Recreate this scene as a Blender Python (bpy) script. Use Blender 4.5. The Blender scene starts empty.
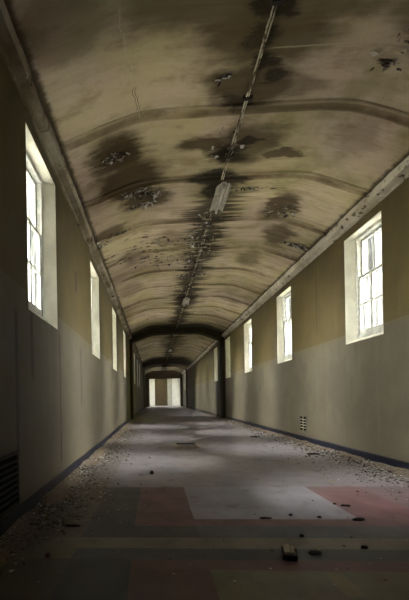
import bpy, bmesh, math, random
from mathutils import Vector, Matrix, noise as mnoise
from bisect import bisect_right

random.seed(11)
SC = bpy.context.scene
COL = SC.collection
XL, XR = -1.15, 3.20           # inner faces of the side walls
YB, YE = -4.0, 53.0            # back of the corridor, far wall of the lobby
TH = 0.36                      # wall thickness
SILL, HEAD, DADO = 1.84, 3.575, 1.985
XC = (XL + XR) / 2
TOP = 4.75

# ------------------------------------------------------------------ nodes
class V:
    """a socket with arithmetic"""
    def __init__(s, nt, sock): s.nt, s.s = nt, sock
    def _m(s, op, *a, clamp=False):
        n = s.nt.nodes.new('ShaderNodeMath'); n.operation = op; n.use_clamp = clamp
        for i, q in enumerate((s,) + a):
            if isinstance(q, V): s.nt.links.new(q.s, n.inputs[i])
            else: n.inputs[i].default_value = q
        return V(s.nt, n.outputs[0])
    def __add__(s, o): return s._m('ADD', o)
    __radd__ = __add__
    def __sub__(s, o): return s._m('SUBTRACT', o)
    def __mul__(s, o): return s._m('MULTIPLY', o)
    __rmul__ = __mul__
    def __truediv__(s, o): return s._m('DIVIDE', o)
    def abs(s): return s._m('ABSOLUTE')
    def max(s, o): return s._m('MAXIMUM', o)
    def min(s, o): return s._m('MINIMUM', o)
    def pow(s, o): return s._m('POWER', o)
    def sqrt(s): return s._m('SQRT')
    def clamp(s): return s._m('ADD', 0.0, clamp=True)
    def inv(s): return s._m('MULTIPLY', -1.0)._m('ADD', 1.0, clamp=True)
    def gt(s, o): return s._m('GREATER_THAN', o)
    def lt(s, o): return s._m('LESS_THAN', o)
    def ss(s, a, b):
        """smoothstep from a (0) to b (1); a may exceed b"""
        n = s.nt.nodes.new('ShaderNodeMapRange'); n.interpolation_type = 'SMOOTHSTEP'
        s.nt.links.new(s.s, n.inputs['Value'])
        lo, hi, t0, t1 = (a, b, 0, 1) if a < b else (b, a, 1, 0)
        for k, q in (('From Min', lo), ('From Max', hi), ('To Min', t0), ('To Max', t1)):
            n.inputs[k].default_value = q
        return V(s.nt, n.outputs[0])

class Mat:
    def __init__(s, name, rough=0.8, spec=0.3):
        s.m = bpy.data.materials.new(name); s.m.use_nodes = True
        s.nt = s.m.node_tree; s.b = s.nt.nodes['Principled BSDF']
        s.b.inputs['Roughness'].default_value = rough
        s.b.inputs['Specular IOR Level'].default_value = spec
        tc = s.nt.nodes.new('ShaderNodeTexCoord')
        sp = s.nt.nodes.new('ShaderNodeSeparateXYZ'); s.co = tc.outputs['Object']
        s.nt.links.new(s.co, sp.inputs[0])
        s.x, s.y, s.z = (V(s.nt, sp.outputs[i]) for i in range(3))
    def vec(s, x, y, z):
        n = s.nt.nodes.new('ShaderNodeCombineXYZ')
        for i, q in enumerate((x, y, z)):
            if isinstance(q, V): s.nt.links.new(q.s, n.inputs[i])
            else: n.inputs[i].default_value = q
        return n.outputs[0]
    def noise(s, scale=1.0, detail=4, rough=0.55, at=None, st=None, seed=0.0):
        """st = stretch per axis"""
        n = s.nt.nodes.new('ShaderNodeTexNoise')
        n.inputs['Scale'].default_value = scale; n.inputs['Detail'].default_value = detail
        n.inputs['Roughness'].default_value = rough
        if at is None:
            st = st or (1, 1, 1)
            at = s.vec(s.x * st[0] + seed, s.y * st[1] + seed * 1.7, s.z * st[2])
        s.nt.links.new(at, n.inputs['Vector'])
        return V(s.nt, n.outputs[0])
    def mix(s, f, a, b, mode='MIX'):
        n = s.nt.nodes.new('ShaderNodeMix'); n.data_type = 'RGBA'; n.blend_type = mode; n.clamp_factor = True
        if isinstance(f, V): s.nt.links.new(f.s, n.inputs[0])
        else: n.inputs[0].default_value = f
        for i, c in ((6, a), (7, b)):
            if isinstance(c, (tuple, list)): n.inputs[i].default_value = (*c[:3], 1)
            else: s.nt.links.new(c, n.inputs[i])
        return n.outputs[2]
    def color(s, c):
        if isinstance(c, (tuple, list)): s.b.inputs['Base Color'].default_value = (*c[:3], 1)
        else: s.nt.links.new(c, s.b.inputs['Base Color'])
        return s
    def roughness(s, v): s.nt.links.new(v.s, s.b.inputs['Roughness']); return s
    def bump(s, h, strength=0.3, dist=0.01):
        n = s.nt.nodes.new('ShaderNodeBump'); n.inputs['Strength'].default_value = strength
        n.inputs['Distance'].default_value = dist
        s.nt.links.new(h.s, n.inputs['Height']); s.nt.links.new(n.outputs[0], s.b.inputs['Normal'])
        return s

def plain(name, c, rough=0.7, spec=0.3, var=0.25, scale=9.0):
    m = Mat(name, rough, spec)
    n = m.noise(scale, 5)
    m.color(m.mix(n.ss(0.3, 0.7), [q * (1 - var) for q in c], [min(1, q * (1 + var)) for q in c]))
    return m.m

# ------------------------------------------------------------------ ceiling shape
PROF = [(-1.60, 3.66), (-1.15, 3.83), (-0.85, 3.945), (-0.55, 4.06), (-0.32, 4.14), (-.16, 4.180), (0.0, 4.200), (0.2, 4.208), (1.025, 4.215)]
def ceil_z(x):
    if x > XC: x = 2 * XC - x
    x = max(PROF[0][0], min(XC, x))
    for (a, za), (b, zb) in zip(PROF, PROF[1:]):
        if x <= b: return za + (zb - za) * (x - a) / (b - a)
    return PROF[-1][1]
def lump(x, y):
    return 0.012 * mnoise.noise((x * 1.3, y * 1.1, 3.3)) + 0.006 * mnoise.noise((x * 4, y * 3.5, 9.1))

# ------------------------------------------------------------------ materials
def ceiling_material():
    m = Mat('ceiling_plaster', 0.85, 0.15)
    x, y = m.x, m.y
    streak = m.noise(1.0, 6, 0.62, st=(0.55, 5.5, 0))
    streak2 = m.noise(1.0, 5, 0.6, st=(0.9, 11.0, 0), seed=7.3)
    broad = m.noise(0.8, 4, 0.5, st=(1, 0.7, 0), seed=3.1)
    fine = m.noise(22, 5, 0.65, st=(1, 1, 0))
    c = m.mix(broad.ss(0.38, 0.62), (0.51, 0.415, 0.325), (0.46, 0.395, 0.235))
    c = m.mix(streak.ss(0.46, 0.72) * (y.ss(4.6, 7.0) * 0.45 + 0.22), c, (0.195, 0.140, 0.075))
    c = m.mix(streak2.ss(0.52, 0.72) * (y.ss(4.6, 7.0) * 0.35 + 0.10), c, (0.66, 0.58, 0.44))
    mot = m.noise(2.6, 7, 0.68, st=(0.8, 1.3, 0), seed=51.)
    c = m.mix(mot.ss(0.50, 0.68) * 0.55, c, (0.22, 0.165, 0.095))
    hl = (m.noise(1.0, 7, 0.7, st=(0.7, 26, 0), seed=61.) - 0.5).abs()
    c = m.mix(hl.ss(0.018, 0.004) * m.noise(1.2, 3, 0.5, st=(1, 1, 0), seed=63.).ss(0.45, 0.6) * y.ss(5.0, 6.5) * 0.6, c, (0.10, 0.07, 0.04))
    # olive algae towards the middle and the right hand side
    alg = m.noise(1.6, 4, 0.6, st=(1, 1, 0), seed=12.0).ss(0.45, 0.7) * (x.ss(0.2, 1.4))
    c = m.mix(alg * 0.6, c, (0.20, 0.19, 0.075))
    # brown wash each side of every moulded rib
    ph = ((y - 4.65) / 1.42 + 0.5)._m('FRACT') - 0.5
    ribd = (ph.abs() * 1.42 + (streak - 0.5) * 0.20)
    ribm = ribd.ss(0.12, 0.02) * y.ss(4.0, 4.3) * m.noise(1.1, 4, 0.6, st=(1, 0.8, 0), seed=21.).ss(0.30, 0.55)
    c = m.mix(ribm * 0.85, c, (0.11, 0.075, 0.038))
    # distorted position for blotches
    wx = (m.noise(2.2, 5, 0.62, st=(1, 1.6, 0), seed=4.) - 0.5)
    wy = (m.noise(2.2, 5, 0.62, st=(1, 1.6, 0), seed=9.) - 0.5)
    fx = (m.noise(1.0, 5, 0.65, st=(0.5, 13, 0), seed=2.) - 0.5)
    X = x + wx * 0.62 + fx * 0.30
    Y = y + wy * 0.45
    def blob(cx, cy, rx, ry, a=1.15, b=0.55):
        u = (X - cx) / rx; v = (Y - cy) / ry
        return (u * u + v * v).sqrt().ss(a, b)
    def union(items):
        r = None
        for it in items:
            q = blob(*it[:4]) * (it[4] if len(it) > 4 else 1.0)
            r = q if r is None else r.max(q)
        return r
    brown = union([(0.9, 3.35, 1.5, 0.40, .75), (2.7, 3.5, .7, .55, .7), (-.7, 3.3, .5, .4, .6), (-0.42, 5.25, 0.46, 0.52), (-0.30, 5.9, 0.55, 0.6), (-0.10, 6.55, 0.45, 0.35, .9), (-0.85, 7.3, 0.42, 0.20, .8),  # nearest blobs: damp staining, enlarged to paint in the dimness of that end
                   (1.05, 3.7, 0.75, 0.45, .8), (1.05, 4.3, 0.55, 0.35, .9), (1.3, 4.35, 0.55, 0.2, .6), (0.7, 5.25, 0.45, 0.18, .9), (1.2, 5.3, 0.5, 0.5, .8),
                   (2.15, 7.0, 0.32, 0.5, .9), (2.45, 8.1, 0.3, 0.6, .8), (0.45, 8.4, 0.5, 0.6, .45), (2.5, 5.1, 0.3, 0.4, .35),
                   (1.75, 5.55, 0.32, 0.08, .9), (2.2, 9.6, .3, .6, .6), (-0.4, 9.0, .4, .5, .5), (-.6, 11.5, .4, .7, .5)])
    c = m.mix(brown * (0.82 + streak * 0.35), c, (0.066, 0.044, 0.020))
    # black mould following the conduit; wide far blobs paint in shade of windowless bays
    wid = m.noise(1.0, 4, 0.7, st=(0.0, 1.5, 0), seed=31.).ss(0.36, 0.66) * 0.46 + 0.16
    band = ((x - 1.03 + fx * 1.5 + wx * 0.18).abs() / wid).ss(1.25, 0.5) * y.ss(6.0, 7.0) * 0.97
    black = union([(1.06, 3.42, 0.30, 0.16), (1.0, 3.75, 0.22, 0.16, .8), (1.10, 4.02, 0.16, 0.13), (1.22, 4.22, 0.17, 0.10), (0.95, 4.55, 0.16, 0.16, .8),
                   (1.28, 5.25, 0.13, 0.13), (1.0, 5.5, 0.30, 0.2), (0.92, 6.05, 0.42, 0.22), (1.02, 6.45, 0.36, 0.45), (1.25, 6.15, 0.3, 0.15),
                   (0.95, 7.3, 0.3, 0.35), (1.05, 8.3, 0.36, 0.3), (1.0, 9.2, 0.3, .3), (1.02, 13.3, 0.45, 0.6), (1.0, 11.3, .3, .7, .8), (1.05, 18.9, 3.6, 1.35), (1.0, 20.4, 1.0, 0.7, .9),
                   (2.9, 8.3, 0.22, 0.13), (-1.02, 7.75, .25, .08), (-.65, 7.45, .3, .07), (1.0, 35.5, 3.2, 4.5, .95), (1.03, 24, .9, 3.2, .6)])
    c = m.mix(black.max(band) * (0.74 + fine * 0.35), c, (0.022, 0.017, 0.010))
    # wet stain rim
    # small losses of paint
    peel = m.noise(5.0, 6, 0.7, st=(0.7, 1.5, 0), seed=40.)
    area = union([(-0.45, 5.22, .2, .12), (-0.1, 6.35, .5, .18), (-.1, 6.7, .5, .15), (1.0, 8.6, .45, 1.6), (2.3, 4.0, .22, .28), (2.2, 7.2, .3, .3), (-.3, 8.5, .8, .8), (.3, 9.2, .8, 1.0), (1.6, 6.45, .7, .08)])
    c = m.mix(peel.ss(0.57, 0.60) * area, c, (0.50, 0.43, 0.30))
    c = m.mix(peel.ss(0.44, 0.41) * area, c, (0.030, 0.022, 0.014))
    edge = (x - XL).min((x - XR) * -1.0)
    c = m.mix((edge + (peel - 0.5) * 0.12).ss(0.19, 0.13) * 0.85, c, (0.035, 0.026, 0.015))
    # hairline cracks: one lengthwise at the left, board seam across at the right
    k1 = (x + 0.20 + (m.noise(5, 4, 0.6, at=m.vec(0, y, 0)) - 0.5) * 0.16 - (y - 3.8) * 0.10).abs()
    c = m.mix(k1.ss(0.008, 0.002) * y.ss(3.2, 3.4) * y.ss(4.75, 4.6) * 0.45, c, (0.52, 0.46, 0.34))
    k1b = (k1 - 0.012).abs()
    c = m.mix(k1b.ss(0.006, 0.002) * y.ss(4.15, 4.2) * y.ss(4.6, 4.5) * 0.7, c, (0.03, 0.022, 0.015))
    k2 = (y - 3.86 + (fine - 0.5) * 0.02).abs()
    c = m.mix(k2.ss(0.013, 0.004) * x.ss(1.05, 1.2) * x.ss(2.5, 2.2) * 0.65, c, (0.48, 0.42, 0.29))
    c = m.mix((fine - 0.5).abs().ss(0.0, 0.3) * 0.25, c, (0.18, 0.14, 0.085))
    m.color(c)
    m.bump(fine * 0.5 + peel * area * 2.0 + streak, 0.5, 0.012)
    return m.m

def wall_material(name, cracks, left):
    m = Mat(name, 0.62, 0.3)
    y, z = m.y, m.z
    run = m.noise(1.0, 5, 0.6, st=(0, 5.0, 0.35))
    blot = m.noise(1.3, 5, 0.6, st=(0, 1, 1), seed=5.)
    fine = m.noise(14, 5, 0.65, st=(1, 1, 1), seed=1.)
    up = m.mix(blot.ss(0.35, 0.65), (0.084, 0.061, 0.018), (0.062, 0.045, 0.013))
    lo = m.mix(blot.ss(0.35, 0.65), (0.104, 0.088, 0.059), (0.076, 0.064, 0.042))
    edge = DADO + (fine - 0.5) * 0.02
    d = (z - edge)
    c = m.mix(d.ss(-0.004, 0.004), lo, up)
    c = m.mix(d.abs().ss(0.012, 0.005) * 0.5, c, (0.12, 0.10, 0.062))
    c = m.mix(run.ss(0.52, 0.75) * 0.45, c, (0.085, 0.062, 0.036))
    c = m.mix(run.ss(0.44, 0.25) * 0.25, c, (0.19, 0.165, 0.125))
    c = m.mix(z.ss(0.7, 0.05) * blot.ss(0.3, 0.7) * 0.45, c, (0.15, 0.12, 0.08))
    brk = m.noise(3.0, 6, 0.7, st=(0, 0.7, 1.2), seed=8.)
    wig = (m.noise(6.0, 5, 0.65, st=(0, 0.2, 1.0), seed=15.) - 0.5)
    for (yc, z0, z1, w) in cracks:
        k = (y - yc + wig * 0.05).abs()
        a = k.ss(w * 3.2, w * 1.6) * brk.ss(0.34, 0.42) * z.ss(z0 - 0.05, z0 + 0.05) * z.ss(z1 + 0.05, z1 - 0.05)
        hair = k.ss(0.010, 0.003) * z.ss(z0 - 0.05, z0) * z.ss(z1 + 0.05, z1) * 0.7
        c = m.mix(a.max(hair), c, (0.022, 0.015, 0.010))
    spot = m.noise(9.0, 4, 0.6, st=(0, 1.0, 0.45), seed=33.)
    c = m.mix(spot.ss(0.735, 0.76), c, (0.04, 0.03, 0.02))
    m.color(c)
    m.bump(fine + run * 0.6, 0.25, 0.006)
    return m.m

def floor_material():
    m = Mat('worn_lino_tiles', 0.5, 0.4)
    at = m.nt.nodes.new('ShaderNodeAttribute'); at.attribute_name = 'tile'
    x, y = m.x, m.y
    big = m.noise(0.9, 5, 0.6, st=(1, 1, 0))
    med = m.noise(4.0, 6, 0.65, st=(1, 0.8, 0), seed=3.)
    fine = m.noise(30, 5, 0.7, st=(1, 1, 0), seed=6.)
    c = at.outputs['Color']
    c = m.mix((med.ss(0.35, 0.7)) * 0.35, c, m.mix(1.0, c, (0.55, 0.5, 0.47), 'MULTIPLY'))
    dust = (big.ss(0.35, 0.62) * 0.16 + y.ss(4.3, 5.4) * 0.45) * (0.55 + med * 0.8)
    c = m.mix(dust, c, (0.215, 0.190, 0.200))
    c = m.mix(med.ss(0.56, 0.68) * 0.5, c, (0.075, 0.062, 0.055))
    c = m.mix(fine.ss(0.62, 0.72) * 0.45, c, (0.05, 0.042, 0.036))
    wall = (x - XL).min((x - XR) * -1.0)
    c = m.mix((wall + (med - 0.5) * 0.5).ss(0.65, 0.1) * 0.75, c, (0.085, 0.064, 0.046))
    # grid of joints
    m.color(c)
    m.roughness(med * 0.35 + 0.34)
    m.bump(fine * 0.6 + med, 0.25, 0.004)
    return m.m

def rubble_material(name, dark=0.35, per_object=False):
    m = Mat(name, 0.9, 0.15)
    if per_object:
        n = m.nt.nodes.new('ShaderNodeObjectInfo'); r = V(m.nt, n.outputs['Random'])
    else:
        n = m.nt.nodes.new('ShaderNodeNewGeometry'); r = V(m.nt, n.outputs['Random Per Island'])
    f = m.noise(30, 4)
    c = m.mix(r.ss(dark, dark + 0.05), (0.045, 0.034, 0.027), (0.26, 0.235, 0.22))
    c = m.mix(r.ss(0.72, 0.78), c, (0.55, 0.525, 0.51))
    c = m.mix(f.ss(0.45, 0.7) * 0.5, c, (0.12, 0.095, 0.07))
    m.color(c)
    return m.m

def cornice_material(name='flaking_brown_paint', hi=(0.34, 0.30, 0.235), lo=(0.17, 0.135, 0.085)):
    m = Mat(name, 0.8, 0.2)
    n = m.noise(7, 6, 0.7, st=(1, 0.6, 1.5))
    b = m.noise(1.6, 4, 0.6, seed=2.)
    c = m.mix(b.ss(0.35, 0.65), hi, lo)
    c = m.mix(n.ss(0.58, 0.63), c, (0.045, 0.033, 0.02))
    c = m.mix(n.ss(0.40, 0.34) * 0.6, c, (0.48, 0.45, 0.39))
    m.color(c); m.bump(n, 0.6, 0.02)
    return m.m

def conduit_material():
    m = Mat('flaking_conduit_paint', 0.7, 0.2)
    n = m.noise(5, 6, 0.75, st=(3, 1, 3))
    m.color(m.mix(n.ss(0.47, 0.55), (0.07, 0.052, 0.032), (0.48, 0.43, 0.33)))
    return m.m

def wood_material(name, a, b, axis='z'):
    m = Mat(name, 0.6, 0.3)
    st = {'z': (9, 9, 0.7), 'x': (0.7, 9, 9), 'y': (9, 0.7, 9)}[axis]
    n = m.noise(2.0, 6, 0.65, st=st)
    m.color(m.mix(n.ss(0.3, 0.7), a, b)); m.bump(n, 0.2, 0.004)
    return m.m

def glass_material(name='dirty_window_glass', tint=(0.93, 0.94, 0.92, 1)):
    m = Mat(name, 0.1, 0.5)
    nt = m.nt; out = nt.nodes['Material Output']
    tr = nt.nodes.new('ShaderNodeBsdfTransparent'); tr.inputs[0].default_value = tint
    gl = nt.nodes.new('ShaderNodeBsdfGlossy'); gl.inputs['Roughness'].default_value = 0.08
    di = nt.nodes.new('ShaderNodeBsdfTranslucent'); di.inputs[0].default_value = (0.70, 0.71, 0.66, 1)
    fr = nt.nodes.new('ShaderNodeFresnel'); fr.inputs[0].default_value = 1.45
    s = m.noise(1.0, 5, 0.6, st=(13, 13, 0.5)); s2 = m.noise(3.0, 5, 0.65, seed=4.)
    f = (s.ss(0.46, 0.70) * 0.22 + s2.ss(0.5, 0.75) * 0.08 + 0.01).clamp()
    a = nt.nodes.new('ShaderNodeMixShader'); b = nt.nodes.new('ShaderNodeMixShader')
    nt.links.new(f.s, a.inputs[0]); nt.links.new(tr.outputs[0], a.inputs[1]); nt.links.new(di.outputs[0], a.inputs[2])
    nt.links.new(fr.outputs[0], b.inputs[0]); nt.links.new(a.outputs[0], b.inputs[1]); nt.links.new(gl.outputs[0], b.inputs[2])
    nt.links.new(b.outputs[0], out.inputs['Surface'])
    return m.m

M = dict(
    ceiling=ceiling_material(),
    wall_l=wall_material('painted_wall_left', [(3.36, 0.55, 1.75, .016), (3.80, 1.2, 1.9, .016), (4.93, 0.25, 1.80, .014), (6.35, 0.9, 1.8, .013), (8.75, .3, 1.8, .012), (10.9, 2.2, 3.5, .012), (6.05, 2.6, 2.9, .03)], True),
    wall_r=wall_material('painted_wall_right', [(8.3, 2.2, 3.4, .006)], False),
    floor=floor_material(),
    skirt=plain('blue_black_gloss', (0.0045, 0.005, 0.014), 0.6, 0.25, 0.5, 14),
    cornice=cornice_material(), cornice_r=cornice_material('flaking_white_paint', (0.56, 0.52, 0.45), (0.36, 0.31, 0.24)), conduit=conduit_material(),
    reveal=plain('cream_reveal_paint', (0.62, 0.60, 0.49), 0.7, 0.2, 0.12, 4),
    wpaint=plain('old_white_gloss', (0.50, 0.50, 0.45), 0.45, 0.4, 0.2, 12),
    glass=glass_material(), grimy=glass_material('grimy_green_window_glass', (0.26, 0.27, 0.13, 1)),
    rib=None,
    rubble=rubble_material('broken_plaster', 0.42), chip=rubble_material('loose_plaster_chip', 0.45, True),
    dust=plain('plaster_dust', (0.16, 0.125, 0.095), 0.95, 0.1, 0.5, 40),
    board=wood_material('dark_brown_boards', (0.050, 0.030, 0.016), (0.095, 0.058, 0.030)),
    brown=wood_material('brown_door_paint', (0.065, 0.046, 0.020), (0.09, 0.064, 0.030)),
    white=plain('white_door_paint', (0.48, 0.48, 0.45), 0.55, 0.3, 0.08, 3),
    grey=plain('grey_green_paint', (0.30, 0.31, 0.26), 0.6, 0.3, 0.12, 3),
    metal=plain('tarnished_white_enamel', (0.42, 0.39, 0.34), 0.45, 0.4, 0.3, 20),
    tube=plain('dead_fluorescent_tube', (0.66, 0.64, 0.60), 0.2, 0.5, 0.05, 4),
    black=plain('dark_plastic', (0.03, 0.028, 0.025), 0.5, 0.3, 0.3, 12),
    void=plain('unlit_duct', (0.006, 0.006, 0.006), 0.95, 0.02, 0.2, 12),
    grille=plain('painted_grille', (0.27, 0.245, 0.19), 0.55, 0.3, 0.2, 14),
    iron=plain('rusty_black_iron', (0.022, 0.017, 0.013), 0.6, 0.3, 0.4, 25),
    timber=wood_material('split_pale_timber', (0.42, 0.36, 0.25), (0.26, 0.21, 0.14), 'y'),
    rot=plain('rotten_black_timber', (0.022, 0.017, 0.013), 0.8, 0.2, 0.6, 30),
    brick=plain('old_red_brick', (0.10, 0.035, 0.026), 0.85, 0.2, 0.4, 30),
    grass=plain('rough_grass', (0.31, 0.29, 0.24), 0.9, 0.1, 0.3, 1.5),
)

# ------------------------------------------------------------------ mesh helpers
class MB:
    def __init__(s): s.v, s.f, s.mi, s.cur = [], [], [], 0
    def quad(s, pts):
        b = len(s.v); s.v += [tuple(p) for p in pts]; s.f.append(tuple(range(b, b + len(pts)))); s.mi.append(s.cur); return s
    def hexa(s, p):
        b = len(s.v); s.v += [tuple(q) for q in p]
        for q in ((0, 3, 2, 1), (4, 5, 6, 7), (0, 1, 5, 4), (1, 2, 6, 5), (2, 3, 7, 6), (3, 0, 4, 7)):
            s.f.append(tuple(b + i for i in q)); s.mi.append(s.cur)
        return s
    def box(s, x0, x1, y0, y1, z0, z1):
        x0, x1 = min(x0, x1), max(x0, x1); y0, y1 = min(y0, y1), max(y0, y1); z0, z1 = min(z0, z1), max(z0, z1)
        return s.hexa([(x0, y0, z0), (x1, y0, z0), (x1, y1, z0), (x0, y1, z0), (x0, y0, z1), (x1, y0, z1), (x1, y1, z1), (x0, y1, z1)])
    def tube(s, pts, r, n=10, cap=True):
        pts = [Vector(p) for p in pts]; rings = []
        for i, p in enumerate(pts):
            t = (pts[min(i + 1, len(pts) - 1)] - pts[max(i - 1, 0)]).normalized()
            a = Vector((0, 0, 1)) if abs(t.z) < 0.9 else Vector((1, 0, 0))
            u = t.cross(a).normalized(); w = t.cross(u)
            b = len(s.v); rr = r[i] if isinstance(r, (list, tuple)) else r
            s.v += [tuple(p + (u * math.cos(2 * math.pi * k / n) + w * math.sin(2 * math.pi * k / n)) * rr) for k in range(n)]
            rings.append(b)
        for a, b in zip(rings, rings[1:]):
            for k in range(n):
                s.f.append((a + k, a + (k + 1) % n, b + (k + 1) % n, b + k)); s.mi.append(s.cur)
        if cap:
            s.f.append(tuple(range(rings[0], rings[0] + n))[::-1]); s.f.append(tuple(range(rings[-1], rings[-1] + n))); s.mi += [s.cur] * 2
        return s
    def sweep(s, sections, close=True):
        """sections: list of equal length point loops"""
        n = len(sections[0]); bs = []
        for q in sections:
            bs.append(len(s.v)); s.v += [tuple(p) for p in q]
        for a, b in zip(bs, bs[1:]):
            for k in range(n if close else n - 1):
                s.f.append((a + k, a + (k + 1) % n, b + (k + 1) % n, b + k)); s.mi.append(s.cur)
        if close:
            s.f.append(tuple(range(bs[0], bs[0] + n))[::-1]); s.f.append(tuple(range(bs[-1], bs[-1] + n))); s.mi += [s.cur] * 2
        return s
    def shard(s, c, r, h, rot=None, n=None, rnd=random):
        """irregular flat broken piece"""
        n = n or rnd.randint(4, 7); c = Vector(c)
        R = rot or Matrix.Rotation(rnd.uniform(-.45, .45), 3, 'X') @ Matrix.Rotation(rnd.uniform(-.45, .45), 3, 'Y') @ Matrix.Rotation(rnd.uniform(0, 6.28), 3, 'Z')
        ph = sorted(rnd.uniform(0, 6.28) if i else 0 for i in range(n)) if False else [2 * math.pi * (k + rnd.uniform(-.28, .28)) / n for k in range(n)]
        rs = [r * rnd.uniform(.6, 1.15) for _ in ph]; asp = rnd.uniform(.55, 1)
        lo = [c + R @ Vector((q * math.cos(a), asp * q * math.sin(a), 0)) for q, a in zip(rs, ph)]
        k2 = rnd.uniform(.7, .95)
        hi = [c + R @ Vector((k2 * q * math.cos(a), k2 * asp * q * math.sin(a), h * rnd.uniform(.7, 1.2))) for q, a in zip(rs, ph)]
        return s.sweep([lo, hi])
    def build(s, name, mats, parent=None, smooth=False, bevel=0.0, fix=True):
        me = bpy.data.meshes.new(name); me.from_pydata(s.v, [], s.f); me.update()
        mats = mats if isinstance(mats, (list, tuple)) else [mats]
        for q in mats: me.materials.append(q)
        me.polygons.foreach_set('material_index', s.mi)
        if fix:
            bm = bmesh.new(); bm.from_mesh(me); bmesh.ops.recalc_face_normals(bm, faces=bm.faces); bm.to_mesh(me); bm.free()
        if smooth: me.polygons.foreach_set('use_smooth', [True] * len(me.polygons))
        o = bpy.data.objects.new(name, me); COL.objects.link(o)
        if parent is not None: o.parent = parent
        if bevel:
            md = o.modifiers.new('bevel', 'BEVEL'); md.width = bevel; md.segments = 2; md.limit_method = 'ANGLE'
        return o

def structure(o, label=None, cat=None):
    o['kind'] = 'structure'
    if label: o['label'] = label
    if cat: o['category'] = cat
    return o
def tag(o, label, cat, group=None, kind=None):
    o['label'] = label; o['category'] = cat
    if group: o['group'] = group
    if kind: o['kind'] = kind
    return o
def empty(name, loc):
    o = bpy.data.objects.new(name, None); o.empty_display_size = .1; COL.objects.link(o); o.location = loc; return o
def local(mb, loc):
    lx, ly, lz = loc
    mb.v = [(a - lx, b - ly, c - lz) for a, b, c in mb.v]; return mb
def copy_tree(o, loc):
    c = o.copy(); COL.objects.link(c); c.location = loc
    for ch in list(o.children):
        q = ch.copy(); COL.objects.link(q); q.parent = c
        for g in list(ch.children):
            w = g.copy(); COL.objects.link(w); w.parent = q
    return c

# ------------------------------------------------------------------ shell
WIN_L = [4.28, 8.07, 11.90, 15.80, 23.45, 27.25, 31.00, 42.6]
WIN_R = [6.52, 10.36, 14.30, 18.17, 21.75, 43.9]
WW = 1.14
LOBBY = (49.6, 51.4)          # big side windows of the lobby

def opens(ws):
    return [(w - WW / 2, w + WW / 2, SILL, HEAD) for w in ws] + [(LOBBY[0], LOBBY[1], 0.9, 3.5)]

def wall(name, side, ws, mat, label, vents=()):
    x0, x1 = (XL, XL - TH) if side < 0 else (XR, XR + TH)
    mb = MB(); y = YB
    for (a, b, z0, z1) in opens(ws):
        # holes for the vents, below the windows
        mb.box(x0, x1, y, a, 0, TOP) if not vents else None
        if vents:
            pass
        mb.box(x0, x1, a, b, 0, z0); mb.box(x0, x1, a, b, z1, TOP); y = b
    if not vents: mb.box(x0, x1, y, YE, 0, TOP)
    return structure(mb.build(name, mat), label, 'wall')
wall('wall_left', -1, WIN_L, M['wall_l'], 'left corridor wall, ochre above and grey cream below, cracked')
wall('wall_right', 1, WIN_R, M['wall_r'], 'right corridor wall, ochre above and grey cream below')
mb = MB().box(XL - TH, XR + TH, YB - .3, YB, 0, TOP)
structure(mb.build('wall_back', M['wall_r']), 'plain painted wall closing the corridor behind the viewer', 'wall')
mb = MB().box(XL - TH, XR + TH, YE, YE + .3, 0, TOP)
structure(mb.build('wall_end', M['brown']), 'brown wall at the far end of the corridor', 'wall')

# floor: inlaid lino, one colour per tile
RED, GRY, TAN, DRK, OLV, BRN, SLT, YEL, DUST = ((.130, .050, .056), (.265, .255, .305), (.150, .124, .088), (.018, .019, .021), (.118, .096, .046),
    (.075, .054, .032), (.050, .052, .070), (.165, .120, .04), (.185, .167, .185))
def tile_color(x, d):
    if d > 4.62:
        k = (d - 4.62) % 6.0
        if x < -0.55: return (.115, .092, .066)
        if 1.3 < k < 2.6 and 0.30 < x < 1.62: return (.19, .16, .155)
        return DUST
    if d > 3.40:
        if x < -.55: return BRN
        if x < -.18: return DRK
        if x < .30: return RED
        if x < 1.62: return GRY
        if x < 2.18: return RED
        return (.13, .085, .09) if x < 2.75 else (.13, .115, .12)
    if d > 3.22:
        if x < -.55: return BRN
        if x < -.18: return DRK
        return RED
    if d > 2.95: return BRN if x < -.55 else (SLT if x > .3 else DRK)
    if d > 2.74: return TAN
    if d > 2.55: return OLV if x < -.55 else (.034, .036, .046)
    if d > 2.40 and x > -.16: return (.115, .036, .036)
    if x < -.55: return (.05, .038, .023)
    if x < -.16: return DRK
    if x < .30: return (.095, .027, .026)
    if .93 < x < 1.03 and 2.1 < d < 2.38: return YEL
    return OLV
xs = sorted(set([XL - TH, XL, -.85, -.55, -.18, -.16, .07, .30, .52, .74, .93, 1.03, 1.2, 1.41, 1.62, 1.9, 2.18, 2.44, 2.7, 2.95, XR, XR + TH]))
ys = [YB + .5 * i for i in range(11)] + [1.3, 1.6, 1.85, 2.1, 2.25, 2.38, 2.40, 2.55, 2.74, 2.95, 3.08, 3.22, 3.40, 3.7, 4.0, 4.3, 4.62]
y = 4.62
while y < YE + .3: y += .26 if y < 20 else 1.0; ys.append(min(y, YE + .3))
ys = sorted(set(ys))
mb = MB(); cols = []
rc = random.Random(5)
for a, b in zip(ys, ys[1:]):
    for c, d in zip(xs, xs[1:]):
        mb.quad([(c, a, 0), (d, a, 0), (d, b, 0), (c, b, 0)])
        q = tile_color((c + d) / 2, (a + b) / 2); j = rc.uniform(.9, 1.1); cols += [(q[0] * j, q[1] * j, q[2] * j, 1)] * 4
nb = len(mb.f)
mb.quad([(xs[0], ys[0], -.15), (xs[-1], ys[0], -.15), (xs[-1], ys[-1], -.15), (xs[0], ys[-1], -.15)])
cols += [(.1, .1, .1, 1)] * 4
fl = mb.build('floor', M['floor'], fix=False)
ca = fl.data.color_attributes.new('tile', 'FLOAT_COLOR', 'CORNER')
ca.data.foreach_set('color', [q for c in cols for q in c])
structure(fl, 'worn lino floor inlaid with red, grey and tan bands', 'floor')

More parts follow.
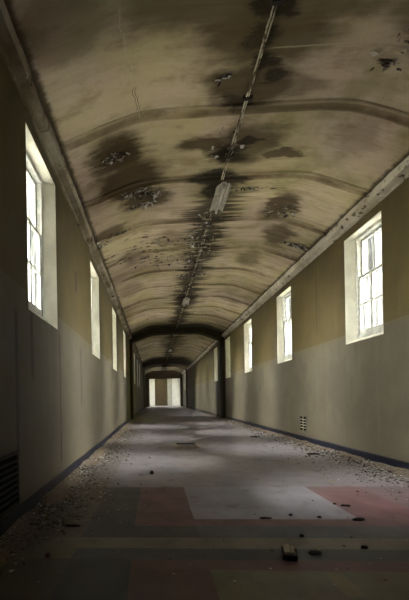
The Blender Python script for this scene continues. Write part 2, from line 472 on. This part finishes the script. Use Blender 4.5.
# ceiling: closed slab with the coved underside
def ring(y, dz=0.0, top=True):
    xs_ = [XL - TH] + [XL + (XR - XL) * i / 44 for i in range(45)] + [XR + TH]
    lo = [(x, y, (ceil_z(min(max(x, XL), XR)) + lump(x, y) + dz)) for x in xs_]
    return lo + [(XR + TH, y, TOP + .05), (XL - TH, y, TOP + .05)]
yy = []; y = YB
while y < YE + .3: yy.append(y); y += .09 if 2.8 < y < 15 else .4
yy.append(YE + .3)
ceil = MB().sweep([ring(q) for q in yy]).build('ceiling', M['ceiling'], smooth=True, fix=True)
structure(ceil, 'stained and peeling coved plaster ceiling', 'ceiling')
RIBS = [4.65 + 1.42 * i for i in range(-3, 31)]
rs = [(-.10, 0.01), (-.085, -.016), (-.055, -.020), (-.04, -.006), (.04, -.006), (.055, -.020), (.085, -.016), (.10, 0.01)]
for d in RIBS:
    if 2.5 < d < 4 or abs(d - 19.3) < .6 or abs(d - 41) < .6 or d > 47.7: continue
    sec = []
    for i in range(41):
        x = XL + .005 + (XR - XL - .01) * i / 40
        yb = d
        sec.append([(x, yb + a, ceil_z(x) + lump(x, yb + a) + b) for a, b in rs])
    MB().sweep(sec).build('rib', M['ceiling'], ceil, smooth=True)

# arches that narrow the corridor
def arch(name, d0, d1, drop, inset, label):
    out, inn = [], []
    n = 40
    for i in range(n + 1):
        x = XL + (XR - XL) * i / n
        out.append((x, ceil_z(x) + .06))
        xi = XL + inset + (XR - XL - 2 * inset) * i / n
        inn.append((xi, ceil_z(x) - drop))
    secs = []
    path_o = [(XL - .05, 0)] + [(XL - .05, out[0][1])] + out[1:-1] + [(XR + .05, out[-1][1])] + [(XR + .05, 0)]
    path_i = [(XL + inset, 0)] + inn[:1] + inn[1:-1] + inn[-1:] + [(XR - inset, 0)]
    for o, q in zip(path_o, path_i):
        secs.append([(o[0], d0, o[1]), (q[0], d0, q[1]), (q[0], d1, q[1]), (o[0], d1, o[1])])
    return structure(MB().sweep(secs).build(name, M['ceiling']), label, 'arch')
arch('trim_1', 18.95, 19.55, .22, .12, 'dark plaster arch across the corridor halfway along')
arch('trim_2', 40.7, 41.2, .16, .16, 'pale plaster arch near the far end of the corridor')

# cornices: boxed runs with broken joints
def cornice(name, side, label):
    mb = MB(); r = random.Random(3 + side); x = XL if side < 0 else XR; s = 1 if side < 0 else -1
    y = YB
    while y < 47.8:
        L = r.uniform(.55, 1.6); y1 = min(48, y + L); w = .105 + r.uniform(-.008, .01); z0 = 3.735 + r.uniform(-.006, .006); z1 = 3.915 + r.uniform(-.01, .012)
        n = max(2, int((y1 - y) / .08)) if y < 16 else 3; secs = []
        for k in range(n + 1):
            t = y + .008 + (y1 - y - .016) * k / n
            j = lambda: r.uniform(-.006, .006)
            secs.append([(x - s * .004, t, z0 + j()), (x + s * w, t, z0 + .02 + j()), (x + s * (w + .012), t, z0 + .06 + j()), (x + s * (w + j()), t, z1 - .02), (x + s * (w - .03), t, z1 + j()), (x - s * .004, t, z1 + .015)])
        mb.sweep(secs); y = y1
    secs = [[(x, t, 3.700), (x + s * .022, t, 3.704), (x + s * .026, t, 3.730), (x, t, 3.735)] for t in (YB, 48)]
    mb.sweep(secs)
    return structure(mb.build(name, M['cornice' if side < 0 else 'cornice_r']), label, 'cornice')
cornice('trim_3', -1, 'flaking boxed cornice above the left windows')
cornice('trim_4', 1, 'flaking boxed cornice above the right windows')
for nm, x, s, lab in (('baseboard_left', XL, 1, 'blue black skirting board along the left wall'), ('baseboard_right', XR, -1, 'blue black skirting board along the right wall')):
    secs = [[(x, t, 0), (x + s * .022, t, 0), (x + s * .022, t, .105), (x + s * .012, t, .12), (x, t, .125)] for t in (YB, 47.9)]
    structure(MB().sweep(secs).build(nm, M['skirt']), lab, 'skirting board')

# ------------------------------------------------------------------ windows
def window(n, side, yc, w, z0, z1, label, cols=2, glass='glass'):
    xin = XL if side < 0 else XR
    s = -1 if side < 0 else 1                     # outward
    X = lambda t: xin + s * t
    y0, y1 = yc - w / 2, yc + w / 2
    root = structure(empty('window_%d' % n, (xin, yc, z0)), label, 'window')
    B = lambda mb, nm, m, par=root, bv=0: local(mb, root.location).build(nm, m, par, bevel=bv)
    t = .012; D = .13 if w < 1.3 else .19; S = .13 if w < 1.3 else .02      # depth and splay of the reveal
    mb = MB()
    for e, q in ((y0, 1), (y1, -1)):
        mb.hexa([(X(.003), e - q * .001, z0), (X(D), e - q * .001, z0), (X(D), e + q * S, z0), (X(.003), e + q * t, z0),
                 (X(.003), e - q * .001, z1), (X(D), e - q * .001, z1), (X(D), e + q * S, z1), (X(.003), e + q * t, z1)])
    mb.box(X(.003), X(D), y0 + t, y1 - t, z1 - t, z1 + .001)
    B(mb, 'reveal', M['reveal'])
    # sloping sill
    mb = MB(); a, b = y0 + S, y1 - S
    mb.hexa([(X(.0), y0 + t, z0 - .001), (X(.0), y1 - t, z0 - .001), (X(D), b, z0 - .001), (X(D), a, z0 - .001), (X(.0), y0 + t, z0 + .014), (X(.0), y1 - t, z0 + .014), (X(D), b, z0 + .07), (X(D), a, z0 + .07)])
    B(mb, 'sill', M['reveal'])
    # box frame
    f = .050; E = D - .005
    zb = z0
    mb = MB()
    mb.box(X(E), X(.34), y0, a + f, zb, z1 - t); mb.box(X(E), X(.34), b - f, y1, zb, z1 - t)
    mb.box(X(E), X(.34), a + f, b - f, z1 - t - f, z1 - t); mb.box(X(E), X(.34), a + f, b - f, zb, zb + .12)
    B(mb, 'frame', M['wpaint'], bv=.004)
    ya, yb_ = a + f, b - f; za, zt = zb + .12, z1 - t - f
    zm = za + (zt - za) * .60
    # lower sash stands inside the upper one
    for nm, xx, lo, hi, rows, bot in (('lower_sash', E + .015, za, zm + .02, 2, .075), ('upper_sash', E + .062, zm - .02, zt, 1, .04)):
        mb = MB(); st = .045
        mb.box(X(xx), X(xx + .042), ya, ya + st, lo, hi); mb.box(X(xx), X(xx + .042), yb_ - st, yb_, lo, hi)
        mb.box(X(xx), X(xx + .042), ya + st, yb_ - st, lo, lo + bot); mb.box(X(xx), X(xx + .042), ya + st, yb_ - st, hi - .04, hi)
        for k in range(1, cols):
            yc_ = ya + st + (yb_ - ya - 2 * st) * k / cols
            hw = .024 if cols == 2 else .014
            mb.box(X(xx + .004), X(xx + .038), yc_ - hw, yc_ + hw, lo + bot, hi - .04)
        for k in range(1, rows):
            zc = lo + bot + (hi - lo - bot - .04) * k / rows
            mb.box(X(xx + .006), X(xx + .036), ya + st, yb_ - st, zc - .013, zc + .013)
        sash = B(mb, nm, M['wpaint'])
        g = MB().box(X(xx + .018), X(xx + .022), ya + st - .01, yb_ - st + .01, lo + bot - .01, hi - .03)
        B(g, 'panes', M[glass], sash)
    return root

names = ['tall sash window nearest the viewer on the left wall', 'second sash window along the left wall, seen edge on', 'third sash window along the left wall', 'fourth sash window on the left wall before the dark arch',
         'first sash window on the left wall beyond the dark arch', 'second sash window on the left wall beyond the dark arch', 'third sash window on the left wall beyond the dark arch', 'farthest left sash window, just beyond the pale arch']
n = 0
for yc, lab in zip(WIN_L, names):
    n += 1; window(n, -1, yc, WW, SILL, HEAD, lab)
names = ['large sash window with six panes nearest the viewer on the right wall', 'second sash window along the right wall', 'third sash window along the right wall, seen edge on', 'fourth sash window on the right wall beside the dark arch',
         'sash window on the right wall just beyond the dark arch', 'farthest right sash window, beyond the pale arch']
for yc, lab in zip(WIN_R, names):
    n += 1; window(n, 1, yc, WW, SILL, HEAD, lab, glass='grimy' if 16 < yc < 25 else 'glass')
for side, lab in ((-1, 'wide window on the left of the far lobby'), (1, 'wide window on the right of the far lobby')):
    n += 1; window(n, side, sum(LOBBY) / 2, LOBBY[1] - LOBBY[0], .9, 3.5, lab, cols=4)

# ------------------------------------------------------------------ far end
root = tag(empty('wooden_partition', (XC, 47.9, 0)), 'dark boarded wooden partition framing the bright opening at the end', 'partition')
o = (XC, 47.9, 0)
mb = MB(); x = XL + .02
while x < XR - .02:
    w = min(.27, XR - .005 - x); mb.box(x, x + w - .012, 47.88, 47.93, 3.34, ceil_z(x + w / 2) + .02 if False else 4.18); x += .27
local(mb, o).build('header_boards', M['board'], root)
mb = MB().box(XL + .01, -.70, 47.86, 47.95, 0, 3.34); local(mb, o).build('jamb_panel', M['board'], root)
mb = MB().box(2.93, XR - .01, 47.86, 47.95, 0, 3.34); local(mb, o).build('jamb_panel', M['board'], root)
mb = MB().box(-.72, 2.95, 47.84, 47.97, 3.28, 3.36); local(mb, o).build('lintel', M['board'], root)
def leaf(name, x0, x1, y0, mat, lab, handle_x):
    r = structure(empty(name, ((x0 + x1) / 2, y0, 0)), lab, 'door'); o = tuple(r.location)
    mb = MB().box(x0, x1, y0, y0 + .05, .01, 3.45)
    for za, zb in ((.25, 1.2), (1.4, 3.2)):
        mb.box(x0 + .1, x1 - .1, y0 - .012, y0 + .01, za, zb)
    local(mb, o).build('leaf', mat, r)
    mb = MB().tube([(handle_x, y0, 1.1), (handle_x, y0 - .06, 1.1)], .025); local(mb, o).build('door_handle', M['iron'], r)
leaf('door_1', -.72, -.03, 52.6, M['white'], 'white door leaf at the left of the far opening', -.12)
leaf('door_2', 2.12, 3.18, 52.5, M['white'], 'bright white door leaf at the right of the far opening', 2.22)
leaf('door_3', 1.58, 2.08, 52.7, M['grey'], 'narrow grey panel beside the bright white door leaf', 1.66)

# ------------------------------------------------------------------ ceiling services
def cz(x, y): return ceil_z(x) + lump(x, y)
cx = 1.035
r = random.Random(2)
RUNS = [(YB + .1, 6.09, 'pair of flaking pipes along the ceiling nearest the viewer'), (7.12, 13.04, 'pair of flaking ceiling pipes between the first and second light fittings'),
        (14.06, 19.94, 'pair of ceiling pipes from the second light fitting to beyond the dark arch'), (20.96, 26.94, 'pair of ceiling pipes between the two farthest light fittings'), (27.96, 47.6, 'pair of ceiling pipes in the farthest part of the corridor')]
for y0, y1, lab in RUNS:
    mb = MB(); nn = max(4, int((y1 - y0) / .35))
    for off, rad in ((-.014, .009), (.016, .007)):
        mb.tube([(cx + off + r.uniform(-.006, .006), q, cz(cx, q) - .030 + r.uniform(-.004, .004)) for q in [y0 + (y1 - y0) * i / nn for i in range(nn + 1)]], rad, 8)
    cond = mb.build('conduit', M['conduit'], smooth=True)
    tag(cond, lab, 'conduit', 'ceiling pipe runs')
    y = max(y0 + .5, 2.3)
    while y < min(y1, 30):
        z = cz(cx, y)
        MB().box(cx - .05, cx + .055, y - .02, y + .02, z - .048, z - .012).build('saddle_clip', M['iron'], cond, bevel=.004); y += 1.07

def fluorescent(loc):
    root = empty('fluorescent_light', loc); B = lambda mb, nm, m, **k: mb.build(nm, m, root, **k)
    L = .43
    B(MB().box(-.035, .035, -L, L, -.035, .004), 'batten', M['metal'], bevel=.006)
    for s in (-1, 1):
        secs = [[(s * .034, y, -.004), (s * .034, y, -.012), (s * .105, y, -.058), (s * .110, y, -.052)] for y in (-L + .01, L - .01)]
        B(MB().sweep(secs), 'reflector', M['metal'])
    for y in (-L + .02, L - .02):
        B(MB().box(-.017, .017, y - .014, y + .014, -.092, -.030), 'lamp_holder', M['metal'], bevel=.004)
    B(MB().tube([(0, -L + .03, -.075), (0, L - .03, -.075)], .0165, 14), 'tube', M['tube'], smooth=True)
    B(MB().tube([(0.055, -L - .10, -.085), (0.050, L - .22, -.070)], .014, 14), 'tube', M['tube'], smooth=True)
    return root
f0 = fluorescent((1.075, 6.56, cz(1.075, 6.56) - .040)); f0.rotation_euler = (0, 0, math.radians(0))
tag(f0, 'white fluorescent ceiling light fitting nearest the viewer, black mould around it', 'ceiling light', 'fluorescent fittings along the ceiling')
for y, lab in ((13.5, 'second fluorescent ceiling fitting, halfway to the dark arch'), (20.4, 'fluorescent ceiling fitting just beyond the dark arch'), (27.4, 'small distant fluorescent ceiling fitting deep in the corridor')):
    c = copy_tree(f0, (1.05, y, cz(1.05, y) - .040)); c['label'] = lab

# ------------------------------------------------------------------ vents
def vent(name, side, y0, y1, z0, z1, rows, colsn, mats, lab, fw=.02, proud=.012):
    x = XL if side < 0 else XR; s = 1 if side < 0 else -1
    root = tag(empty(name, (x, (y0 + y1) / 2, z0)), lab, 'vent'); o = root.location
    local(MB().box(x - s * .0, x + s * .004, y0, y1, z0, z1), o).build('back_plate', M['void'], root)
    mb = MB(); X1 = x + s * proud
    mb.box(x, X1, y0 - fw, y0, z0 - fw, z1 + fw); mb.box(x, X1, y1, y1 + fw, z0 - fw, z1 + fw); mb.box(x, X1, y0, y1, z0 - fw, z0); mb.box(x, X1, y0, y1, z1, z1 + fw)
    local(mb, o).build('frame', mats[0], root, bevel=.003)
    for k in range(1, rows):
        z = z0 + (z1 - z0) * k / rows; t = (z1 - z0) / rows * .13
        mb = MB().hexa([(x + s * .003, y0, z - t), (X1 - s * .005, y0, z - t - .004), (X1 - s * .005, y1, z - t - .004), (x + s * .003, y1, z - t), (x + s * .003, y0, z + t), (X1 - s * .005, y0, z + t - .004), (X1 - s * .005, y1, z + t - .004), (x + s * .003, y1, z + t)])
        local(mb, o).build('slat', mats[1], root)
    for k in range(1, colsn):
        y = y0 + (y1 - y0) * k / colsn
        local(MB().box(x + s * .003, X1 - s * .001, y - .010, y + .010, z0, z1), o).build('divider', mats[1], root)
    return root
vent('wall_vent', 1, 8.96, 9.30, .245, .545, 5, 2, (M['wall_r'], M['grille']), 'small square wall vent low on the right wall', .03, .012)
vent('wall_grille', -1, 2.55, 3.30, .17, .56, 8, 1, (M['iron'], M['iron']), 'black slatted grille low on the left wall at the frame edge', .025, .02)

# ------------------------------------------------------------------ peeling paint on the ceiling
r = random.Random(21); mb = MB()
def flake(x, y, sz, drop):
    a = r.uniform(0, 6.28); ca, sa = math.cos(a), math.sin(a); w = sz * r.uniform(.5, 1.2)
    secs = []
    for k in range(4):
        t = k / 3; u = t * sz; dn = drop * t * t
        row = []
        for v in (-.5, 0, .5):
            vv = v * w * (1 - .35 * t * r.uniform(0, 1)); px, py = x + ca * u - sa * vv, y + sa * u + ca * vv
            row.append((px, py, cz(px, py) - .004 - dn - abs(v) * .004))
        secs.append(row)
    b = len(mb.v)
    th = .003
    for row in secs: mb.v += row
    for row in secs: mb.v += [(p[0], p[1], p[2] + th) for p in row]
    for i in range(3):
        for j in range(2):
            q = (b + i * 3 + j, b + i * 3 + j + 1, b + i * 3 + 3 + j + 1, b + i * 3 + 3 + j)
            mb.f.append(q); mb.f.append(tuple(w_ + 12 for w_ in q[::-1])); mb.mi += [0, 0]
spots = [(-.46, 5.22, .14, .08, 26), (-.25, 6.30, .22, .10, 40), (-.02, 6.42, .22, .08, 36), (-.1, 6.72, .25, .08, 30), (-.6, 7.45, .28, .06, 26), (-.95, 7.7, .18, .06, 24),
         (.95, 7.9, .22, .5, 44), (1.0, 8.9, .28, .6, 60), (1.02, 10.2, .3, .7, 40), (.2, 8.3, .4, .3, 26), (.3, 9.6, .6, .5, 40), (-.3, 9.3, .5, .5, 30), (2.28, 4.0, .12, .16, 16), (2.25, 7.2, .22, .22, 24), (2.85, 8.3, .16, .10, 30),
         (1.5, 6.42, .35, .04, 18), (.75, 4.17, .05, .04, 8), (1.02, 5.3, .15, .3, 22), (1.4, 15.3, 1.2, .8, 80), (.4, 12.5, .8, 1.0, 50), (1.05, 11.8, .3, .8, 30)]
for (x, y, sx, sy, nn) in spots:
    for _ in range(nn): flake(r.gauss(x, sx * .6), r.gauss(y, sy * .6), r.uniform(.018, .06), r.uniform(.006, .035))
pm = rubble_material('curling_ceiling_paint', .40)
pl = mb.build('peeling_paint', pm, ceil, fix=False); pl['kind'] = 'stuff'; pl['label'] = 'curled flakes of peeling ceiling paint'

# ------------------------------------------------------------------ rubble
def in_rubble(side, r):
    """a place along the foot of a wall, thick near it"""
    while True:
        if side < 0:
            y = 2.05 + r.gammavariate(2.0, 2.0); dx = r.expovariate(1 / (.15 + .06 * math.sin(y * 1.9))); y = y if y < 26 else 26
            x = XL + .03 + dx
            if x < -.1: return x, y
        else:
            y = 4.0 + r.expovariate(1 / 3.6); wv = .16 + .10 * math.sin(y * 2.1) ** 2
            dx = r.expovariate(1 / wv); x = XR - .03 - dx
            if x > 2.0 and y < 28: return x, y
for side, lab in ((-1, 'scatter of broken plaster and dust along the foot of the left wall'), (1, 'heap of broken plaster and dust along the foot of the right wall')):
    r = random.Random(50 + side); mb = MB()
    # low mound of dust
    xw, s = (XL + .022, 1) if side < 0 else (XR - .022, -1)
    y = 2.0 if side < 0 else 3.6; secs = []
    while y < 26:
        w = .20 + .16 * mnoise.noise((y * 1.3, side, 0)) + .10 * mnoise.noise((y * 4.1, side, 5)); h = max(.004, .030 + .03 * mnoise.noise((y * 2.3, side, 2)))
        w = max(.06, w); secs.append([(xw, y, .0005), (xw, y, h), (xw + s * w * .35, y, h * .8), (xw + s * w * .7, y, h * .35), (xw + s * w, y, .001), (xw + s * w * .6, y, .0005)]); y += .09
    mb.cur = 1; mb.sweep(secs); mb.cur = 0
    for _ in range(9500):
        x, y = in_rubble(side, r); q = r.random(); sz = (.006 + .020 * q ** 4) * (.66 + .05 * y)
        d = (x - XL) if side < 0 else (XR - x)
        z = sz * .12 + (max(0, .03 * (1 - d / .2)) * r.random())
        if d < sz + .03: x = (XL + .03 + sz) if side < 0 else (XR - .03 - sz)
        mb.shard((x, y, z), sz, sz * r.uniform(.12, .40), rnd=r)
    tag(mb.build('plaster_rubble', [M['rubble'], M['dust']]), lab, 'rubble', kind='stuff')

protos = []
r = random.Random(77)
def chip_mesh(k, big):
    mb = MB(); n = r.randint(5, 7)
    mb.shard((0, 0, 0), 1, .28, Matrix.Identity(3), n, r)
    return mb
chips = []
for k in range(8):
    mb = chip_mesh(k, 0); me_o = mb.build('plaster_chip', M['chip']); chips.append(me_o)
crumbs = [chip_mesh(k, 0).build('floor_crumb', M['rot' if k % 3 else 'timber']) for k in range(8)]
next_of = {'chip': 0, 'crumb': 0}
def chip(x, y, sz, lab, grp, rz=None):
    kind = 'crumb' if 'crumb' in lab else 'chip'; pool = crumbs if kind == 'crumb' else chips; used = next_of[kind]
    src = pool[used % 8]
    o = src if used < 8 else src.copy()
    if used >= 8: COL.objects.link(o)
    next_of[kind] += 1
    o.location = (x, y, 0.0005); o.scale = (sz, sz * r.uniform(.6, 1), sz * r.uniform(.6, 1.1)); o.rotation_euler = (0, 0, r.uniform(0, 6.28) if rz is None else rz)
    tag(o, lab, 'crumb' if kind == 'crumb' else 'plaster chip', grp)
pts = []
def free(x, y, sz):
    for a, b, c in pts:
        if (a - x) ** 2 + (b - y) ** 2 < (c + sz) ** 2 * 1.4: return False
    pts.append((x, y, sz)); return True
for side, cnt, lab, grp in ((-1, 80, 'larger plaster chip lying in the rubble by the left skirting board', 'plaster chips by the left wall'), (1, 80, 'larger plaster chip lying in the rubble by the right skirting board', 'plaster chips by the right wall')):
    c = 0
    while c < cnt:
        x, y = in_rubble(side, r); sz = r.uniform(.013, .026) * (.7 + .05 * y)
        if y > 15 or min(x - XL, XR - x) < sz * 1.25 + .03 or not free(x, y, sz): continue
        chip(x, y, sz, lab, grp); c += 1
c = 0
while c < 110:
    y = 2.2 + r.expovariate(1 / 2.6); x = r.uniform(-.5, 2.7); sz = r.uniform(.005, .014) * (.8 + .07 * y)
    if y > 16 or not free(x, y, sz): continue
    chip(x, y, sz, 'small loose crumb lying on the open middle of the floor', 'crumbs scattered over the open floor'); c += 1

# ------------------------------------------------------------------ single pieces on the floor
def piece(name, lab, cat, x, y, rx, ry, h, mat, seed, rz=0.0, n=9):
    r = random.Random(seed); ph = [2 * math.pi * (k + r.uniform(-.3, .3)) / n for k in range(n)]; rad = [r.uniform(.7, 1.1) for _ in ph]
    lv = []
    for t, k in ((0, 1.0), (.45, 1.04), (.85, .82), (1.0, .5)):
        lv.append([(.56 * rx * q * k * math.cos(a), .56 * ry * q * k * math.sin(a), .8 * h * t * r.uniform(.85, 1.1) if t else 0.0) for q, a in zip(rad, ph)])
    o = MB().sweep(lv).build(name, mat); o.location = (x, y, .0008); o.rotation_euler = (0, 0, rz); return tag(o, lab, cat)
piece('plaster_lump', 'dark lump alone on the grey floor left of centre', 'lump', -.06, 5.42, .06, .05, .055, M['rot'], 1)
piece('timber_scrap', 'flat dark scrap lying on the red floor band at right', 'scrap', 1.60, 3.38, .10, .045, .022, M['rot'], 2, .1)
piece('timber_scrap', 'thin dark scrap behind the flat dark one on the right red band', 'scrap', 1.69, 3.80, .085, .025, .02, M['rot'], 3, -.1)
piece('plaster_flake', 'pale flake leaning against the thin dark scrap on the red band', 'flake', 1.62, 3.87, .03, .02, .016, M['chip'], 4)
piece('plaster_flake', 'pale flat flake alone near the top of the right red band', 'flake', 2.05, 4.92, .075, .045, .012, M['timber'], 5)
piece('timber_scrap', 'dark flat scrap on the grey floor in front of centre', 'scrap', .88, 3.42, .10, .05, .012, M['rot'], 6)
piece('rotten_scrap', 'small black scrap beside the dark slate band, right of centre', 'scrap', 1.32, 3.44, .03, .03, .02, M['rot'], 7)
piece('rotten_scrap', 'small black scrap at the edge of the grey panel, left of the other', 'scrap', 1.11, 3.50, .03, .025, .02, M['rot'], 8)
piece('rotten_scrap', 'small black scrap on the tan floor stripe', 'scrap', 1.02, 2.98, .028, .022, .018, M['rot'], 9)
piece('rotten_scrap', 'black scrap on the dark stripe by the right frame edge', 'scrap', 1.34, 2.76, .05, .03, .02, M['rot'], 10)
piece('timber_scrap', 'long thin dark scrap on the brown floor beside left rubble', 'scrap', -.68, 3.20, .13, .025, .02, M['rot'], 11)
piece('plaster_lump', 'pale lump in the left rubble near the dark corner', 'lump', -.93, 3.40, .035, .03, .035, M['timber'], 12)
piece('brick_fragment', 'small red brick fragment on the left floor near the viewer', 'brick', -.70, 2.57, .03, .025, .03, M['brick'], 13)
piece('timber_scrap', 'dark slab lying out from the right rubble below the vent', 'scrap', 2.66, 7.15, .20, .10, .03, M['rot'], 14)
piece('timber_scrap', 'long dark slat lying along the right rubble beyond the vent', 'scrap', 2.42, 10.3, .22, .10, .03, M['rot'], 15)
# broken block with a split pale stick
root = tag(empty('broken_block', (.815, 2.60, 0)), 'black broken block with split pale top lying near the viewer', 'block')
rr = random.Random(9)
def blk(mb, x0, x1, y0, y1, z0, z1, tilt=0.0, rz=0.0, jit=.006):
    P = [(x0, y0, z0), (x1, y0, z0), (x1, y1, z0), (x0, y1, z0), (x0, y0, z1), (x1, y0, z1), (x1, y1, z1), (x0, y1, z1)]
    c = Vector(((x0 + x1) / 2, (y0 + y1) / 2, z0)); R = Matrix.Rotation(rz, 3, 'Z') @ Matrix.Rotation(tilt, 3, 'X')
    return mb.hexa([tuple(c + R @ (Vector(p) - c) + Vector([rr.uniform(-jit, jit) for _ in range(2)] + [0 if p[2] == z0 else rr.uniform(-jit, jit)])) for p in P])
blk(MB(), -.045, .045, -.07, .07, .001, .038, 0, -.25).build('block', M['rot'], root, bevel=.006)
blk(MB(), -.034, .002, -.065, .068, .039, .056, .0, -.25).build('split_top', M['timber'], root, bevel=.003)['label'] = 'pale split timber strip'
blk(MB(), .010, .028, -.045, .062, .039, .052, .0, -.25).build('split_top', M['timber'], root, bevel=.003)['label'] = 'pale split timber strip'
piece('rotten_scrap', 'low black scrap lying right behind the broken block', 'scrap', .99, 2.66, .085, .035, .025, M['rot'], 16)
# loose rectangular frame
root = tag(empty('batten_frame', (.63, 8.55, 0)), 'thin pale rectangular frame lying flat in mid floor', 'frame')
for (a, b, c, d) in ((-.23, .23, -.36, -.33), (-.23, .23, .33, .36)):
    MB().box(a, b, c, d, .0008, .018).build('batten', M['rot'] if c > 0 else M['timber'], root, bevel=.003)
for (a, b) in ((-.23, -.20), (.20, .23)):
    MB().box(a, b, -.33, .33, .0008, .018).build('batten', M['timber'], root, bevel=.003)

# ------------------------------------------------------------------ outside
g = MB().box(-60, 64, -50, 110, -.75, -.5)
structure(g.build('ground', M['grass']), 'rough grass outside the windows', 'ground')

# ------------------------------------------------------------------ light: overcast sky
w = bpy.data.worlds.new('overcast_sky'); SC.world = w; w.use_nodes = True
nt = w.node_tree; bg = nt.nodes['Background']
tc = nt.nodes.new('ShaderNodeTexCoord'); sp = nt.nodes.new('ShaderNodeSeparateXYZ'); nt.links.new(tc.outputs['Generated'], sp.inputs[0])
z = V(nt, sp.outputs[2]).clamp()
nx, ny = V(nt, sp.outputs[0]), V(nt, sp.outputs[1])
az = nx * nx / (nx * nx + ny * ny + 0.0001)      # side lobes added to throw bands through the windows; sky ahead kept dim
lum = (z * 1.4 + 1.0) * (az.pow(ny * 5.0 + 8.5) * 8.4 + 0.016)
cr = nt.nodes.new('ShaderNodeMix'); cr.data_type = 'RGBA'
nt.links.new(z.s, cr.inputs[0]); cr.inputs[6].default_value = (1.0, 1.0, .96, 1); cr.inputs[7].default_value = (1.0, .99, .98, 1)
nt.links.new(cr.outputs[2], bg.inputs['Color']); nt.links.new(lum.s, bg.inputs['Strength'])

# ------------------------------------------------------------------ camera
yaw, pitch, roll = .0651, .0019, .0174
fwd = Vector((-math.sin(yaw) * math.cos(pitch), math.cos(yaw) * math.cos(pitch), math.sin(pitch)))
right = Vector((math.cos(yaw), math.sin(yaw), 0)); up = right.cross(fwd)
r2 = right * math.cos(roll) - up * math.sin(roll); u2 = up * math.cos(roll) + right * math.sin(roll)
cd = bpy.data.cameras.new('camera'); cam = bpy.data.objects.new('camera', cd); COL.objects.link(cam)
cam.matrix_world = Matrix(((r2.x, u2.x, -fwd.x, 0), (r2.y, u2.y, -fwd.y, 0), (r2.z, u2.z, -fwd.z, 1.0), (0, 0, 0, 1)))
cd.sensor_fit = 'AUTO'; cd.sensor_width = 36; cd.lens = 410 * 36 / 600
cd.shift_x = (204.5 - 128.49) / 600; cd.shift_y = (397.86 - 300) / 600
cd.clip_start = .05; cd.clip_end = 300
SC.camera = cam
vs = SC.view_settings
vs.view_transform = 'Standard'; vs.look = 'None'; vs.gamma = 1; vs.use_curve_mapping = False
vs.exposure = 4.5
SC.cycles.max_bounces = 14; SC.cycles.diffuse_bounces = 8; SC.cycles.glossy_bounces = 4; SC.cycles.transparent_max_bounces = 12
SC.cycles.use_denoising = True
